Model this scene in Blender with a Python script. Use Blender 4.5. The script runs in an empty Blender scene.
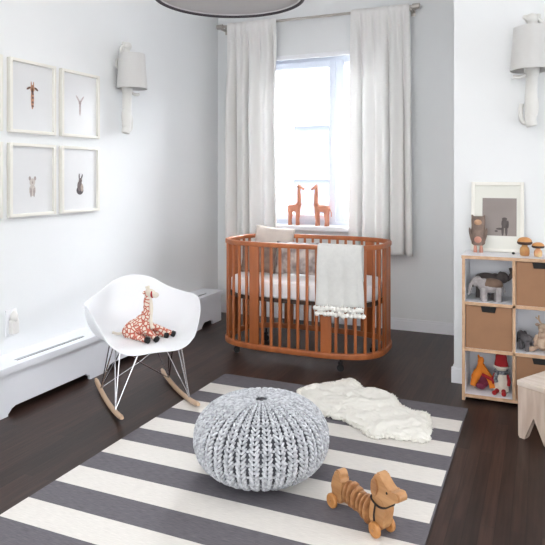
import bpy, bmesh, math, random
from mathutils import Vector, Matrix, Euler, noise
random.seed(7)
PI = math.pi
SKY = 5.0
FILL_SUN = 25.0  # strength of the added fill sun at the window
sc = bpy.context.scene
COL = sc.collection

# ------------------------------------------------------------------ materials
def new_mat(name):
    m = bpy.data.materials.new(name); m.use_nodes = True
    nt = m.node_tree; b = nt.nodes['Principled BSDF']
    return m, nt, b
def lin(c):
    f = lambda v: v/12.92 if v <= .04045 else ((v+.055)/1.055)**2.4
    return tuple(f(v/255.0) for v in c)+(1,)
def mat(name, c, rough=.6, var=.06, scale=6, bump=0, bscale=60, metal=0, stretch=(1,1,1), coat=0, spec=.5, c2=None, detail=3, dist=0.002):
    """colour c (sRGB 0-255) with soft noise variation and optional bump"""
    m, nt, b = new_mat(name); N = nt.nodes; L = nt.links
    tc = N.new('ShaderNodeTexCoord'); mp = N.new('ShaderNodeMapping'); mp.inputs['Scale'].default_value = stretch
    L.new(tc.outputs['Object'], mp.inputs[0])
    nz = N.new('ShaderNodeTexNoise'); nz.inputs['Scale'].default_value = scale; nz.inputs['Detail'].default_value = detail
    L.new(mp.outputs[0], nz.inputs[0])
    r = N.new('ShaderNodeValToRGB'); a = lin(c)
    if c2 is None: lo = tuple(v*(1-var) for v in a[:3])+(1,); hi = tuple(min(1, v*(1+var)) for v in a[:3])+(1,)
    else: lo = a; hi = lin(c2)
    r.color_ramp.elements[0].position = .35; r.color_ramp.elements[1].position = .65
    r.color_ramp.elements[0].color = lo; r.color_ramp.elements[1].color = hi
    L.new(nz.outputs[0], r.inputs[0]); L.new(r.outputs[0], b.inputs['Base Color'])
    b.inputs['Roughness'].default_value = rough; b.inputs['Metallic'].default_value = metal
    b.inputs['Coat Weight'].default_value = coat; b.inputs['Specular IOR Level'].default_value = spec
    if bump:
        n2 = N.new('ShaderNodeTexNoise'); n2.inputs['Scale'].default_value = bscale; n2.inputs['Detail'].default_value = 2
        L.new(mp.outputs[0], n2.inputs[0])
        bp = N.new('ShaderNodeBump'); bp.inputs['Strength'].default_value = bump; bp.inputs['Distance'].default_value = dist
        L.new(n2.outputs[0], bp.inputs['Height']); L.new(bp.outputs[0], b.inputs['Normal'])
    return m
def translucent(m, w=.4):
    nt = m.node_tree; b = nt.nodes['Principled BSDF']; out = nt.nodes['Material Output']
    t = nt.nodes.new('ShaderNodeBsdfTranslucent'); mx = nt.nodes.new('ShaderNodeMixShader'); mx.inputs[0].default_value = w
    t.inputs[0].default_value = (.95,.95,.95,1)
    nt.links.new(b.outputs[0], mx.inputs[1]); nt.links.new(t.outputs[0], mx.inputs[2]); nt.links.new(mx.outputs[0], out.inputs[0])
    return m

M = {}
M['wall'] = mat('painted_wall', (231,233,234), .75, .01, 2, .15, 90)
M['ceiling'] = mat('ceiling_paint', (240,240,240), .8, .01, 2)
M['trim'] = mat('gloss_trim_paint', (238,239,243), .35, .01, 3)
M['cover'] = mat('radiator_cover_paint', (232,234,239), .4, .01, 3)
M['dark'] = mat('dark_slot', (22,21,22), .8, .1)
M['pvc'] = mat('window_frame_white', (222,229,242), .35, .01)
M['curtain'] = translucent(mat('curtain_linen', (246,245,243), .9, .01, 20, .08, 260, stretch=(1,1,.3)), .16)
M['metal'] = mat('brushed_nickel', (188,182,176), .35, .03, 30, metal=.8)
M['chrome'] = mat('chrome_wire', (205,205,208), .18, .02, metal=1)
M['crib'] = mat('cherry_wood', (176,102,56), .38, 0, 14, .1, 40, stretch=(1,1,.15), c2=(152,84,44))
M['sheet'] = mat('white_sheet', (240,239,242), .85, .01, 8, .2, 30)
M['mattress_base'] = mat('mattress_board', (62,44,34), .7, .1)
M['blanket'] = translucent(mat('ivory_knit', (222,222,219), .95, .03, 40, .5, 190), .12)
M['pom'] = mat('pompom_wool', (240,238,233), .95, .03, 60, .8, 200)
M['pillow_a'] = mat('oatmeal_linen', (205,195,187), .9, .05, 9, .3, 200)
M['shell'] = mat('white_plastic_shell', (238,240,243), .35, .005, 3)
M['maple'] = mat('pale_maple', (214,186,158), .45, 0, 12, stretch=(1,.2,1), c2=(196,164,134))
M['stool'] = mat('whitewashed_wood', (212,194,180), .55, 0, 9, .1, 40, stretch=(3,3,.4), c2=(190,168,152))
M['stool_top'] = mat('whitewashed_wood_top', (226,214,204), .5, 0, 9, stretch=(.5,4,1), c2=(212,196,182))
M['ply'] = mat('birch_edge', (205,170,138), .5, 0, 25, stretch=(1,1,1), c2=(188,150,118))
M['laminate'] = mat('white_laminate', (232,232,236), .35, .01)
M['bin'] = mat('brown_fibreboard', (154,114,84), .75, .04, 12, .1, 120)
M['binedge'] = mat('fibreboard_edge', (124,88,62), .75, .04, 12)
M['notch'] = mat('grip_shade_black', (20,18,18), .7, .05)
M['toywood'] = mat('honey_wood', (202,154,106), .4, 0, 10, stretch=(.4,2,3), c2=(170,120,76))
M['toyring'] = mat('honey_wood_ring', (188,138,92), .4, 0, 14, stretch=(.3,3,3), c2=(150,100,62))
M['cord'] = mat('dark_cord', (40,32,30), .8)
M['black'] = mat('black_felt', (26,24,25), .8)
M['rust'] = mat('terracotta_leather', (205,142,114), .55, 0, 12, c2=(188,120,94))
M['shade'] = translucent(mat('lamp_shade_linen', (216,215,213), .9, .01, 30), .2)
M['plaster'] = mat('white_resin', (218,217,213), .5, .02, 8)
M['frame'] = mat('cream_frame', (232,230,222), .45, .01)
M['mat'] = mat('print_paper', (225,226,227), .3, .01, coat=1, spec=.9)
M['mat2'] = mat('cream_passepartout', (222,222,214), .6, .01)
M['photo'] = mat('grey_print', (140,130,126), .5, .05, 5)
M['photodark'] = mat('print_dark_grey', (86,78,76), .6, .1, 30)
M['drum'] = mat('pendant_drum', (205,203,204), .8, .01)
M['rim'] = mat('pendant_rim', (62,56,62), .6, .05)
M['cap'] = mat('mushroom_cap_wood', (205,146,88), .45, 0, 20, c2=(182,124,66))
M['capunder'] = mat('mushroom_burnt_band', (58,36,26), .6)
M['stem2'] = mat('mushroom_stem', (206,158,100), .5, 0, 20, c2=(170,112,62))
M['stem3'] = mat('mushroom_stem_pink', (216,150,110), .5, 0, 20, c2=(210,180,130))
M['elephant'] = mat('grey_plush', (176,170,170), .95, 0, 25, .6, 150, c2=(150,144,144))
M['elephant_d'] = mat('dark_plush', (92,84,82), .95, .1, 25, .6, 150)
M['brownback'] = mat('brown_plush', (120,98,84), .95, .1, 25, .6, 150)
M['hippo'] = mat('charcoal_plush', (98,94,96), .95, .1, 25, .6, 150)
M['beige'] = mat('beige_plush', (205,182,160), .95, 0, 30, .6, 150, c2=(176,148,128))
M['orange'] = mat('orange_felt', (222,128,40), .9, .05, 20, .4, 150)
M['purple'] = mat('plum_felt', (112,40,62), .9, .1)
M['red'] = mat('red_felt', (158,30,36), .9, .08, 20, .4, 150)
M['check'] = mat('grey_check_scarf', (50,54,60), .9, 0, 90, c2=(150,152,156))
M['cream'] = mat('cream_plush', (226,218,204), .95, .03, 30, .4, 150)
M['owlgrey'] = mat('totem_brown_grey', (136,116,104), .7, 0, 22, c2=(108,92,84))
M['owltan'] = mat('totem_tan', (178,140,110), .6, .1, 22)
M['skin'] = mat('totem_pink', (196,140,122), .6, .05)
M['tuft'] = translucent(mat('sheepskin_pile', (250,248,240), .95, .01, 15), .08)
M['plug'] = mat('plug_plastic', (226,224,220), .4, .01)

# grained dark floor boards running towards the window
def floor_mat():
    m, nt, b = new_mat('dark_floor_boards'); N = nt.nodes; L = nt.links
    tc = N.new('ShaderNodeTexCoord')
    mp = N.new('ShaderNodeMapping'); mp.inputs['Rotation'].default_value = (0,0,PI/2)
    L.new(tc.outputs['Object'], mp.inputs[0])
    br = N.new('ShaderNodeTexBrick'); br.inputs['Scale'].default_value = 1
    br.inputs['Brick Width'].default_value = 1.1; br.inputs['Row Height'].default_value = .057
    br.inputs['Mortar Size'].default_value = .0011; br.inputs['Mortar Smooth'].default_value = .2
    br.inputs['Color1'].default_value = lin((66,46,39)); br.inputs['Color2'].default_value = lin((44,31,27)); br.inputs['Mortar'].default_value = lin((20,14,13))
    br.offset = .37; L.new(mp.outputs[0], br.inputs[0])
    m2 = N.new('ShaderNodeMapping'); m2.inputs['Scale'].default_value = (28,1.6,1); L.new(tc.outputs['Object'], m2.inputs[0])
    nz = N.new('ShaderNodeTexNoise'); nz.inputs['Scale'].default_value = 2.2; nz.inputs['Detail'].default_value = 6; L.new(m2.outputs[0], nz.inputs[0])
    mr = N.new('ShaderNodeMapRange'); mr.inputs[1].default_value = .3; mr.inputs[2].default_value = .7; mr.inputs[3].default_value = .55; mr.inputs[4].default_value = 1.35
    L.new(nz.outputs[0], mr.inputs[0])
    mx = N.new('ShaderNodeMix'); mx.data_type = 'RGBA'; mx.blend_type = 'MULTIPLY'; mx.inputs[0].default_value = 1
    L.new(br.outputs[0], mx.inputs[6]); L.new(mr.outputs[0], mx.inputs[7]); L.new(mx.outputs[2], b.inputs['Base Color'])
    b.inputs['Roughness'].default_value = .38; b.inputs['Specular IOR Level'].default_value = .3
    bp = N.new('ShaderNodeBump'); bp.inputs['Strength'].default_value = .25; bp.inputs['Distance'].default_value = .001
    L.new(br.outputs['Fac'], bp.inputs['Height']); bp.invert = True; L.new(bp.outputs[0], b.inputs['Normal'])
    return m
M['floor'] = floor_mat()

RY0, RSP = 3.64, .1605
def rug_mat():
    m, nt, b = new_mat('striped_rug_weave'); N = nt.nodes; L = nt.links
    tc = N.new('ShaderNodeTexCoord'); sx = N.new('ShaderNodeSeparateXYZ'); L.new(tc.outputs['Object'], sx.inputs[0])
    def math_(op, a, bb=None):
        n = N.new('ShaderNodeMath'); n.operation = op
        for i, v in enumerate((a, bb)):
            if v is None: continue
            if isinstance(v, (int, float)): n.inputs[i].default_value = v
            else: L.new(v, n.inputs[i])
        return n.outputs[0]
    d = math_('DIVIDE', math_('SUBTRACT', RY0, sx.outputs[1]), RSP)     # <0 : first grey band
    fr = math_('MODULO', math_('MAXIMUM', d, -.5), 2.0)
    w = math_('MULTIPLY', math_('GREATER_THAN', d, 0.0), math_('LESS_THAN', fr, 1.0))
    # grey side binding on the right and left edge
    w = math_('MULTIPLY', w, math_('LESS_THAN', sx.outputs[0], -.412))
    mp = N.new('ShaderNodeMapping'); mp.inputs['Scale'].default_value = (20,260,1); L.new(tc.outputs['Object'], mp.inputs[0])
    nz = N.new('ShaderNodeTexNoise'); nz.inputs['Scale'].default_value = 1.2; nz.inputs['Detail'].default_value = 4; L.new(mp.outputs[0], nz.inputs[0])
    g = N.new('ShaderNodeValToRGB'); g.color_ramp.elements[0].position = .3; g.color_ramp.elements[1].position = .7
    g.color_ramp.elements[0].color = lin((98,95,100)); g.color_ramp.elements[1].color = lin((122,119,124)); L.new(nz.outputs[0], g.inputs[0])
    h = N.new('ShaderNodeValToRGB'); h.color_ramp.elements[0].position = .3; h.color_ramp.elements[1].position = .7
    h.color_ramp.elements[0].color = lin((218,214,208)); h.color_ramp.elements[1].color = lin((234,230,224)); L.new(nz.outputs[0], h.inputs[0])
    mx = N.new('ShaderNodeMix'); mx.data_type = 'RGBA'; L.new(w, mx.inputs[0]); L.new(g.outputs[0], mx.inputs[6]); L.new(h.outputs[0], mx.inputs[7])
    L.new(mx.outputs[2], b.inputs['Base Color']); b.inputs['Roughness'].default_value = .95; b.inputs['Specular IOR Level'].default_value = .1
    bp = N.new('ShaderNodeBump'); bp.inputs['Strength'].default_value = .3; bp.inputs['Distance'].default_value = .002
    L.new(nz.outputs[0], bp.inputs['Height']); L.new(bp.outputs[0], b.inputs['Normal'])
    return m
M['rug'] = rug_mat()

def heather(name, cols, scale=140):
    m, nt, b = new_mat(name); N = nt.nodes; L = nt.links
    tc = N.new('ShaderNodeTexCoord'); nz = N.new('ShaderNodeTexNoise'); nz.inputs['Scale'].default_value = scale; nz.inputs['Detail'].default_value = 3
    L.new(tc.outputs['Object'], nz.inputs[0])
    r = N.new('ShaderNodeValToRGB'); r.color_ramp.elements[0].position = .36; r.color_ramp.elements[1].position = .62
    r.color_ramp.elements[0].color = lin(cols[0]); r.color_ramp.elements[1].color = lin(cols[2])
    e = r.color_ramp.elements.new(.48); e.color = lin(cols[1])
    L.new(nz.outputs[0], r.inputs[0]); L.new(r.outputs[0], b.inputs['Base Color']); b.inputs['Roughness'].default_value = .95
    b.inputs['Specular IOR Level'].default_value = .15
    return m
M['knit'] = heather('heathered_grey_yarn', ((172,174,180),(200,202,207),(222,224,228)), 60)
M['gap_shade'] = mat('gap_shade_grey', (84,86,92), .95, .05, 40)

def netted(name, base, line, scale=26, width=.075):
    m, nt, b = new_mat(name); N = nt.nodes; L = nt.links
    tc = N.new('ShaderNodeTexCoord'); v = N.new('ShaderNodeTexVoronoi'); v.feature = 'DISTANCE_TO_EDGE'; v.inputs['Scale'].default_value = scale
    L.new(tc.outputs['Object'], v.inputs[0]); r = N.new('ShaderNodeValToRGB'); r.color_ramp.interpolation = 'LINEAR'
    r.color_ramp.elements[0].position = width; r.color_ramp.elements[1].position = width+.07
    r.color_ramp.elements[0].color = lin(line); r.color_ramp.elements[1].color = lin(base)
    L.new(v.outputs[0], r.inputs[0]); L.new(r.outputs[0], b.inputs['Base Color']); b.inputs['Roughness'].default_value = .9
    return m
M['net'] = netted('giraffe_patch_fabric', (226,214,200), (184,96,78), 44, .10)
M['bear'] = mat('printed_cushion_fabric', (128,118,116), .9, 0, 13, c2=(202,195,190), detail=2)

def glass_mat():
    m, nt, b = new_mat('window_glass'); N = nt.nodes; L = nt.links
    out = N['Material Output']; t = N.new('ShaderNodeBsdfTransparent'); g = N.new('ShaderNodeBsdfGlossy'); g.inputs['Roughness'].default_value = .02
    t.inputs[0].default_value = (.97,.98,1,1)
    f = N.new('ShaderNodeFresnel'); f.inputs[0].default_value = 1.4
    mx = N.new('ShaderNodeMixShader'); L.new(f.outputs[0], mx.inputs[0]); L.new(t.outputs[0], mx.inputs[1]); L.new(g.outputs[0], mx.inputs[2]); L.new(mx.outputs[0], out.inputs[0])
    return m
M['glass'] = glass_mat()
M['facade'] = mat('neighbour_render', (232,232,234), .8, .01, 2)
M['facade2'] = mat('neighbour_window_blind', (112,118,130), .6, .01, 2)

# ------------------------------------------------------------------ geometry helpers
def nb(): return bmesh.new()
def box(bm, x0, x1, y0, y1, z0, z1, bev=0, seg=2):
    r = bmesh.ops.create_cube(bm, size=1)
    vs = r['verts']
    for v in vs: v.co = Vector((x0+(v.co.x+.5)*(x1-x0), y0+(v.co.y+.5)*(y1-y0), z0+(v.co.z+.5)*(z1-z0)))
    if bev:
        es = list({e for v in vs for e in v.link_edges})
        bmesh.ops.bevel(bm, geom=es, offset=bev, segments=seg, affect='EDGES', profile=.6)
    return vs
def rings(bm, rs, closed=False, cap=True):
    """rs: list of rings (lists of Vectors, same count)"""
    V = [[bm.verts.new(p) for p in r] for r in rs]; n = len(V[0]); k = len(V)
    for i in range(k if closed else k-1):
        a, b = V[i], V[(i+1) % k]
        for j in range(n):
            bm.faces.new((a[j], a[(j+1) % n], b[(j+1) % n], b[j]))
    if cap and not closed:
        bm.faces.new(V[0][::-1]); bm.faces.new(V[-1])
    return V
def lathe(bm, prof, n=32, c=(0,0,0), ax='Z'):
    c = Vector(c); rs = []
    for r, h in prof:
        ring = []
        for j in range(n):
            a = 2*PI*j/n; x, y = r*math.cos(a), r*math.sin(a)
            p = {'Z': (x,y,h), 'X': (h,x,y), 'Y': (y,h,x)}[ax]
            ring.append(c+Vector(p))
        rs.append(ring)
    rings(bm, rs)
def frames(P, closed=False):
    n = len(P); T = []
    for i in range(n):
        if closed: t = P[(i+1) % n]-P[i-1]
        else: t = P[min(i+1, n-1)]-P[max(i-1, 0)]
        T.append(t.normalized())
    up = Vector((0,0,1)) if abs(T[0].z) < .9 else Vector((1,0,0))
    N = [(up-T[0]*up.dot(T[0])).normalized()]
    for i in range(1, n):
        v = N[-1]-T[i]*N[-1].dot(T[i]); N.append(v.normalized())
    return T, N
def tube(bm, pts, r, n=10, closed=False, flat=1.0):
    P = [Vector(p) for p in pts]; T, N = frames(P, closed); rs = []
    for i, p in enumerate(P):
        rr = r[i] if isinstance(r, (list, tuple)) else r
        B = T[i].cross(N[i])
        rs.append([p+(N[i]*math.cos(2*PI*j/n)*rr + B*math.sin(2*PI*j/n)*rr*flat) for j in range(n)])
    rings(bm, rs, closed=closed)
def sweep_rect(bm, pts, w, h, closed=False, r=.3):
    """rectangular (rounded) section swept in plan: w across (horizontal), h vertical"""
    P = [Vector(p) for p in pts]; n = len(P); rs = []
    sec = []
    for k in range(16):
        a = 2*PI*(k+.5)/16; e = .35
        sec.append((math.copysign(abs(math.cos(a))**e, math.cos(a))*w/2, math.copysign(abs(math.sin(a))**e, math.sin(a))*h/2))
    for i in range(n):
        t = (P[(i+1) % n]-P[i-1]) if closed else (P[min(i+1, n-1)]-P[max(i-1, 0)])
        t.z = 0; t.normalize(); s = Vector((t.y, -t.x, 0))
        rs.append([P[i]+s*a+Vector((0,0,b)) for a, b in sec])
    rings(bm, rs, closed=closed)
def smooth_pts(pts, n=8, closed=False):
    P = [Vector(p) for p in pts]; out = []; k = len(P)
    rng = range(k) if closed else range(k-1)
    for i in rng:
        p0 = P[(i-1) % k] if closed else P[max(i-1, 0)]; p1 = P[i]; p2 = P[(i+1) % k] ; p3 = P[(i+2) % k] if closed else P[min(i+2, k-1)]
        for j in range(n):
            t = j/n
            out.append(.5*((2*p1)+(p2-p0)*t+(2*p0-5*p1+4*p2-p3)*t*t+(3*p1-p0-3*p2+p3)*t**3))
    if not closed: out.append(P[-1])
    return out
def ellip(bm, c, r, rot=None, seg=20, rg=12):
    res = bmesh.ops.create_uvsphere(bm, u_segments=seg, v_segments=rg, radius=1)
    m = Matrix.Translation(c) @ (Euler(rot).to_matrix().to_4x4() if rot else Matrix()) @ Matrix.Diagonal((*r, 1))
    bmesh.ops.transform(bm, matrix=m, verts=res['verts'])
def prism(bm, poly, y0, y1, axes='XZ', bev=0):
    """extrude a 2-D outline; axes say which plane it lies in"""
    def P(a, b, d): return {'XZ': (a,d,b), 'YZ': (d,a,b), 'XY': (a,b,d)}[axes]
    A = [bm.verts.new(P(a, b, y0)) for a, b in poly]; B = [bm.verts.new(P(a, b, y1)) for a, b in poly]
    f1 = bm.faces.new(A); f2 = bm.faces.new(B[::-1]); fs = [f1, f2]
    n = len(poly)
    for i in range(n): fs.append(bm.faces.new((A[i], B[i], B[(i+1) % n], A[(i+1) % n])))
    if bev:
        es = list(set(f1.edges) | set(f2.edges))
        bmesh.ops.bevel(bm, geom=es, offset=bev, segments=2, affect='EDGES')
def cushion(bm, w, h, t, ny=18, puff=.5):
    """soft pillow, w along x, h along z, t thick along y, centre at 0"""
    n = ny; g = {}
    for s in (1, -1):
        for i in range(n+1):
            for j in range(n+1):
                u = -1+2*i/n; v = -1+2*j/n
                edge = i in (0, n) or j in (0, n)
                if s == -1 and edge: g[(s,i,j)] = g[(1,i,j)]; continue
                d = (max(0,(1-u*u))*max(0,(1-v*v)))**puff
                pin = 1-.06*(1-abs(v))*abs(u)**4; pin2 = 1-.06*(1-abs(u))*abs(v)**4
                wr = .006*noise.noise(Vector((u*3, v*3, s*2+w*10)))
                g[(s,i,j)] = bm.verts.new((u*w/2*pin, s*(t/2*d)+wr*(d > 0), v*h/2*pin2))
        for i in range(n):
            for j in range(n):
                q = [g[(s,i,j)], g[(s,i+1,j)], g[(s,i+1,j+1)], g[(s,i,j+1)]]
                bm.faces.new(q if s == -1 else q[::-1])
def obj(name, bm, m, parent=None, smooth=True, loc=None, rot=None, angle=40, mods=()):
    bmesh.ops.recalc_face_normals(bm, faces=bm.faces)
    me = bpy.data.meshes.new(name); 
    if smooth:
        for f in bm.faces: f.smooth = True
        ca = math.cos(math.radians(angle))
        for e in bm.edges:
            if len(e.link_faces) == 2 and e.link_faces[0].normal.dot(e.link_faces[1].normal) < ca: e.smooth = False
    bm.to_mesh(me); bm.free(); me.materials.append(m)
    o = bpy.data.objects.new(name, me); COL.objects.link(o)
    if parent: o.parent = parent
    if loc is not None: o.location = loc
    if rot is not None: o.rotation_euler = rot
    for md in mods:
        x = o.modifiers.new(md[0], md[0])
        for k, v in md[1].items(): setattr(x, k, v)
    return o
def tag(o, label, cat, group=None):
    o['label'] = label; o['category'] = cat
    if group: o['group'] = group
    return o
def thing(name, label, cat, loc=(0,0,0), rotz=0, group=None, rot=None):
    o = bpy.data.objects.new(name, None); COL.objects.link(o); o.empty_display_size = .05
    o.location = loc; o.rotation_euler = rot or (0,0,rotz)
    return tag(o, label, cat, group)
def struct(name, bm, m, parent=None, smooth=False):
    o = obj(name, bm, m, parent, smooth)
    if not parent: o['kind'] = 'structure'
    return o
def dup(root, label, loc, rot=None, group=None):
    r = root.copy(); COL.objects.link(r); r.location = loc
    if rot is not None: r.rotation_euler = rot
    r['label'] = label
    if group: r['group'] = group
    for ch in list(root.children):
        c = ch.copy(); COL.objects.link(c); c.parent = r
        for g in list(ch.children):
            d = g.copy(); COL.objects.link(d); d.parent = c
    return r

# ------------------------------------------------------------------ the room
XL, YB, YF, XR, ZC, Y0 = -3.05, 5.61, 4.335, 4.0, 3.1, -2.6
XC = -.546
WX0, WX1, WZ0, WZ1 = -2.62, -1.22, .90, 2.56
b = nb(); box(b, XL-.2, XR+.2, Y0, YB+.3, -.12, 0); struct('floor', b, M['floor'])
b = nb(); box(b, XL-.2, XR+.2, Y0, YB+.3, ZC, ZC+.15); struct('ceiling', b, M['ceiling'])
b = nb(); box(b, XL-.2, XL, Y0, YB+.3, 0, ZC); struct('wall_left', b, M['wall'])
b = nb()
box(b, XL, WX0, YB, YB+.3, 0, ZC); box(b, WX1, XC+.1, YB, YB+.3, 0, ZC)
box(b, WX0, WX1, YB, YB+.3, 0, WZ0); box(b, WX0, WX1, YB, YB+.3, WZ1, ZC)
struct('wall_back', b, M['wall'])
b = nb(); box(b, XC, XR, YF, YB+.3, 0, ZC); struct('wall_alcove', b, M['wall'])
b = nb(); RW = (1.3, 4.0, .3, 2.8)  # added opening out of view, placed for side light on the left wall
box(b, XR, XR+.2, Y0, RW[0], 0, ZC); box(b, XR, XR+.2, RW[1], YF, 0, ZC); box(b, XR, XR+.2, RW[0], RW[1], 0, RW[2]); box(b, XR, XR+.2, RW[0], RW[1], RW[3], ZC)
struct('wall_right', b, M['wall'])
b = nb(); FW = (-2.9, 3.6, .3, 2.95)  # added opening behind the camera, sized to balance wall brightness
box(b, XL-.2, FW[0], Y0-.2, Y0, 0, ZC); box(b, FW[1], XR+.2, Y0-.2, Y0, 0, ZC); box(b, FW[0], FW[1], Y0-.2, Y0, 0, FW[2]); box(b, FW[0], FW[1], Y0-.2, Y0, FW[3], ZC)
struct('wall_front', b, M['wall'])
def skirting(name, x0, x1, y0, y1, d):
    b = nb(); box(b, x0, x1, y0, y1, 0, .085)
    if d == 'Y': box(b, x0, x1, y0+.006, y1, .085, .105, .003)
    elif d == 'X': box(b, x0, x1-.006, y0, y1, .085, .105, .003)
    struct(name, b, M['trim'])
skirting('baseboard_back', XL, XC-.016, YB-.016, YB, 'Y')
skirting('baseboard_right', XC-.016, XR, YF-.016, YF, 'Y')
b = nb(); box(b, XC-.016, XC, YF, YB-.016, 0, .085); box(b, XC-.010, XC, YF, YB-.016, .085, .105); struct('baseboard_alcove', b, M['trim'])
skirting('baseboard_left', XL, XL+.016, 5.30, YB-.016, 'X')

# window
win = bpy.data.objects.new('window_1', None); COL.objects.link(win); win['kind'] = 'structure'
WY = YB+.13
def bars(b, x0, x1, z0, z1, w, y0, y1, bev=.004):
    box(b, x0, x0+w, y0, y1, z0, z1, bev); box(b, x1-w, x1, y0, y1, z0, z1, bev)
    box(b, x0+w, x1-w, y0, y1, z1-w, z1, bev); box(b, x0+w, x1-w, y0, y1, z0, z0+w, bev)
XM = -1.80
b = nb(); bars(b, WX0, WX1, WZ0, WZ1, .055, WY, WY+.08); box(b, XM-.03, XM+.03, WY, WY+.08, WZ0+.05, WZ1-.05, .004)
obj('frame', b, M['pvc'], win)
b = nb(); bars(b, WX0+.05, XM-.025, WZ0+.05, WZ1-.05, .062, WY-.022, WY+.05); s1 = obj('sash', b, M['pvc'], win)
b = nb(); bars(b, XM+.028, WX1-.05, WZ0+.05, WZ1-.05, .03, WY+.0, WY+.05); s2 = obj('sash', b, M['pvc'], win)
b = nb(); box(b, WX0+.11, XM-.087, WY+.014, WY+.022, WZ0+.11, WZ1-.11); obj('pane', b, M['glass'], s1, False)
b = nb(); box(b, XM+.055, WX1-.08, WY+.024, WY+.032, WZ0+.08, WZ1-.08); obj('pane', b, M['glass'], s2, False)
b = nb(); box(b, XM-.067, XM-.045, WY-.05, WY-.02, 1.70, 1.76, .004); box(b, XM-.064, XM-.048, WY-.06, WY-.045, 1.60, 1.74, .005)
obj('handle', b, M['trim'], s1)
b = nb(); box(b, WX0-.04, WX1+.04, YB-.075, YB, WZ0-.03, WZ0+.012, .006); box(b, WX0, WX1, YB-.01, WY, WZ0-.0, WZ0+.012)
obj('sill', b, M['trim'], win)
b = nb(); box(b, WX0-.0, WX1+.0, YB-.012, YB+.02, WZ1-.035, WZ1+.005, .004)
obj('head_trim', b, M['trim'], win)

for nm, k in (('added_opening_right', 0), ('added_opening_front', 1)):  # frames for the two added, unseen openings
    b = nb()
    a0, a1, z0, z1 = (RW, FW)[k]; n = 4
    for i in range(n+1):
        c = a0+(a1-a0)*i/n; c0, c1 = max(a0, c-.03), min(a1, c+.03)
        if k == 0: box(b, XR+.06, XR+.12, c0, c1, z0, z1)
        else: box(b, c0, c1, Y0-.12, Y0-.06, z0, z1)
    for z in (z0, z1-.05):
        if k == 0: box(b, XR+.05, XR+.13, a0, a1, z, z+.05)
        else: box(b, a0, a1, Y0-.13, Y0-.05, z, z+.05)
    struct(nm, b, M['pvc'])

# neighbour house seen through the glass
t = thing('neighbouring_house', 'pale house facade seen through the bedroom window', 'building', (0, 10.5, 0))
b = nb(); box(b, -14, 6, 0, .4, -9, 3.0); obj('facade', b, M['facade'], t, False)
b = nb(); box(b, -14, 6, -.25, 0, 3.0, 3.35, .03); box(b, -14, 6, -.12, 0, 2.7, 2.78, .01); obj('cornice', b, M['facade'], t, False)
for x in (-6.1, -4.2, -2.2):
    b = nb(); bars(b, x, x+.95, .4, 2.35, .07, -.06, .0); box(b, x+.05, x+.9, -.05, 0, 1.32, 1.4); f = obj('window', b, M['facade'], t, False)
    b = nb(); box(b, x+.07, x+.88, -.02, -.005, .47, 2.28); obj('blind', b, M['facade2'], f, False)

# radiator cover along the left wall
t = thing('radiator_cover', 'long white radiator cover with scalloped feet along the left wall', 'radiator cover', (XL+.001, 0, 0))
FX = .21; CY0, CY1 = 1.6, 5.29
def cover_front():
    h = .047; pts = [(CY0, 0)]
    for y0, y1 in ((2.685, 3.397), (3.577, 4.73), (4.92, 5.13)):
        r = .06 if y1-y0 > .3 else .05
        pts += [(y0, 0), (y0, .012), (y0+.012, .02), (y0+.03, h*.8), (y0+r, h), (y1-r, h), (y1-.04, h+.004), (y1-.03, h*.75), (y1-.008, h*.7), (y1, .02), (y1, 0)]
    pts += [(CY1, 0), (CY1, .252), (CY0, .252)]
    return pts
b = nb(); prism(b, cover_front(), FX-.02, FX, 'YZ'); obj('front_panel', b, M['cover'], t, False)
b = nb()
SL = [(2.795, 3.40), (3.75, 4.45), (4.89, 5.11)]; sx0, sx1 = .138, .170
y = CY0
for a, c in SL:
    box(b, .0, FX+.018, y, a, .252, .29); box(b, 0, sx0, a, c, .252, .29); box(b, sx1, FX+.018, a, c, .252, .29); y = c
box(b, .0, FX+.018, y, CY1+.01, .252, .29)
tp = obj('top_board', b, M['cover'], t, False)
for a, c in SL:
    b = nb(); box(b, sx0, sx1, a, c, .274, .281); obj('slot_shade', b, M['dark'], t, False)  # black strip below the top face stands for shade in the slot
for y in (CY0, CY1-.02):
    b = nb(); box(b, .002, FX-.022, y, y+.019, .0, .25); obj('end_panel', b, M['cover'], t, False)
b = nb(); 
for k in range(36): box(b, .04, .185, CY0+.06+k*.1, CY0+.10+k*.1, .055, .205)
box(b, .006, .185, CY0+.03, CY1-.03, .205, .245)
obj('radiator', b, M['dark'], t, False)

# plug-in night light
t = thing('night_light', 'small white plug-in night light low on the left wall', 'night light', (XL, 2.9, .40))
b = nb(); box(b, 0, .012, -.04, .045, 0, .16, .004); obj('wall_plate', b, M['trim'], t)
b = nb(); box(b, .012, .05, -.025, .03, .01, .10, .01, 3); obj('plug_body', b, M['plug'], t)
b = nb(); ellip(b, (.035, 0, .115), (.022,.026,.04)); obj('light_cover', b, M['plug'], t)

# ------------------------------------------------------------------ rug
b = nb(); box(b, -2.035, -.405, .9, 3.85, 0, .010, .003)
tag(obj('rug', b, M['rug']), 'grey and ivory broad-striped flatweave rug on the dark floor', 'rug')

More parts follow.
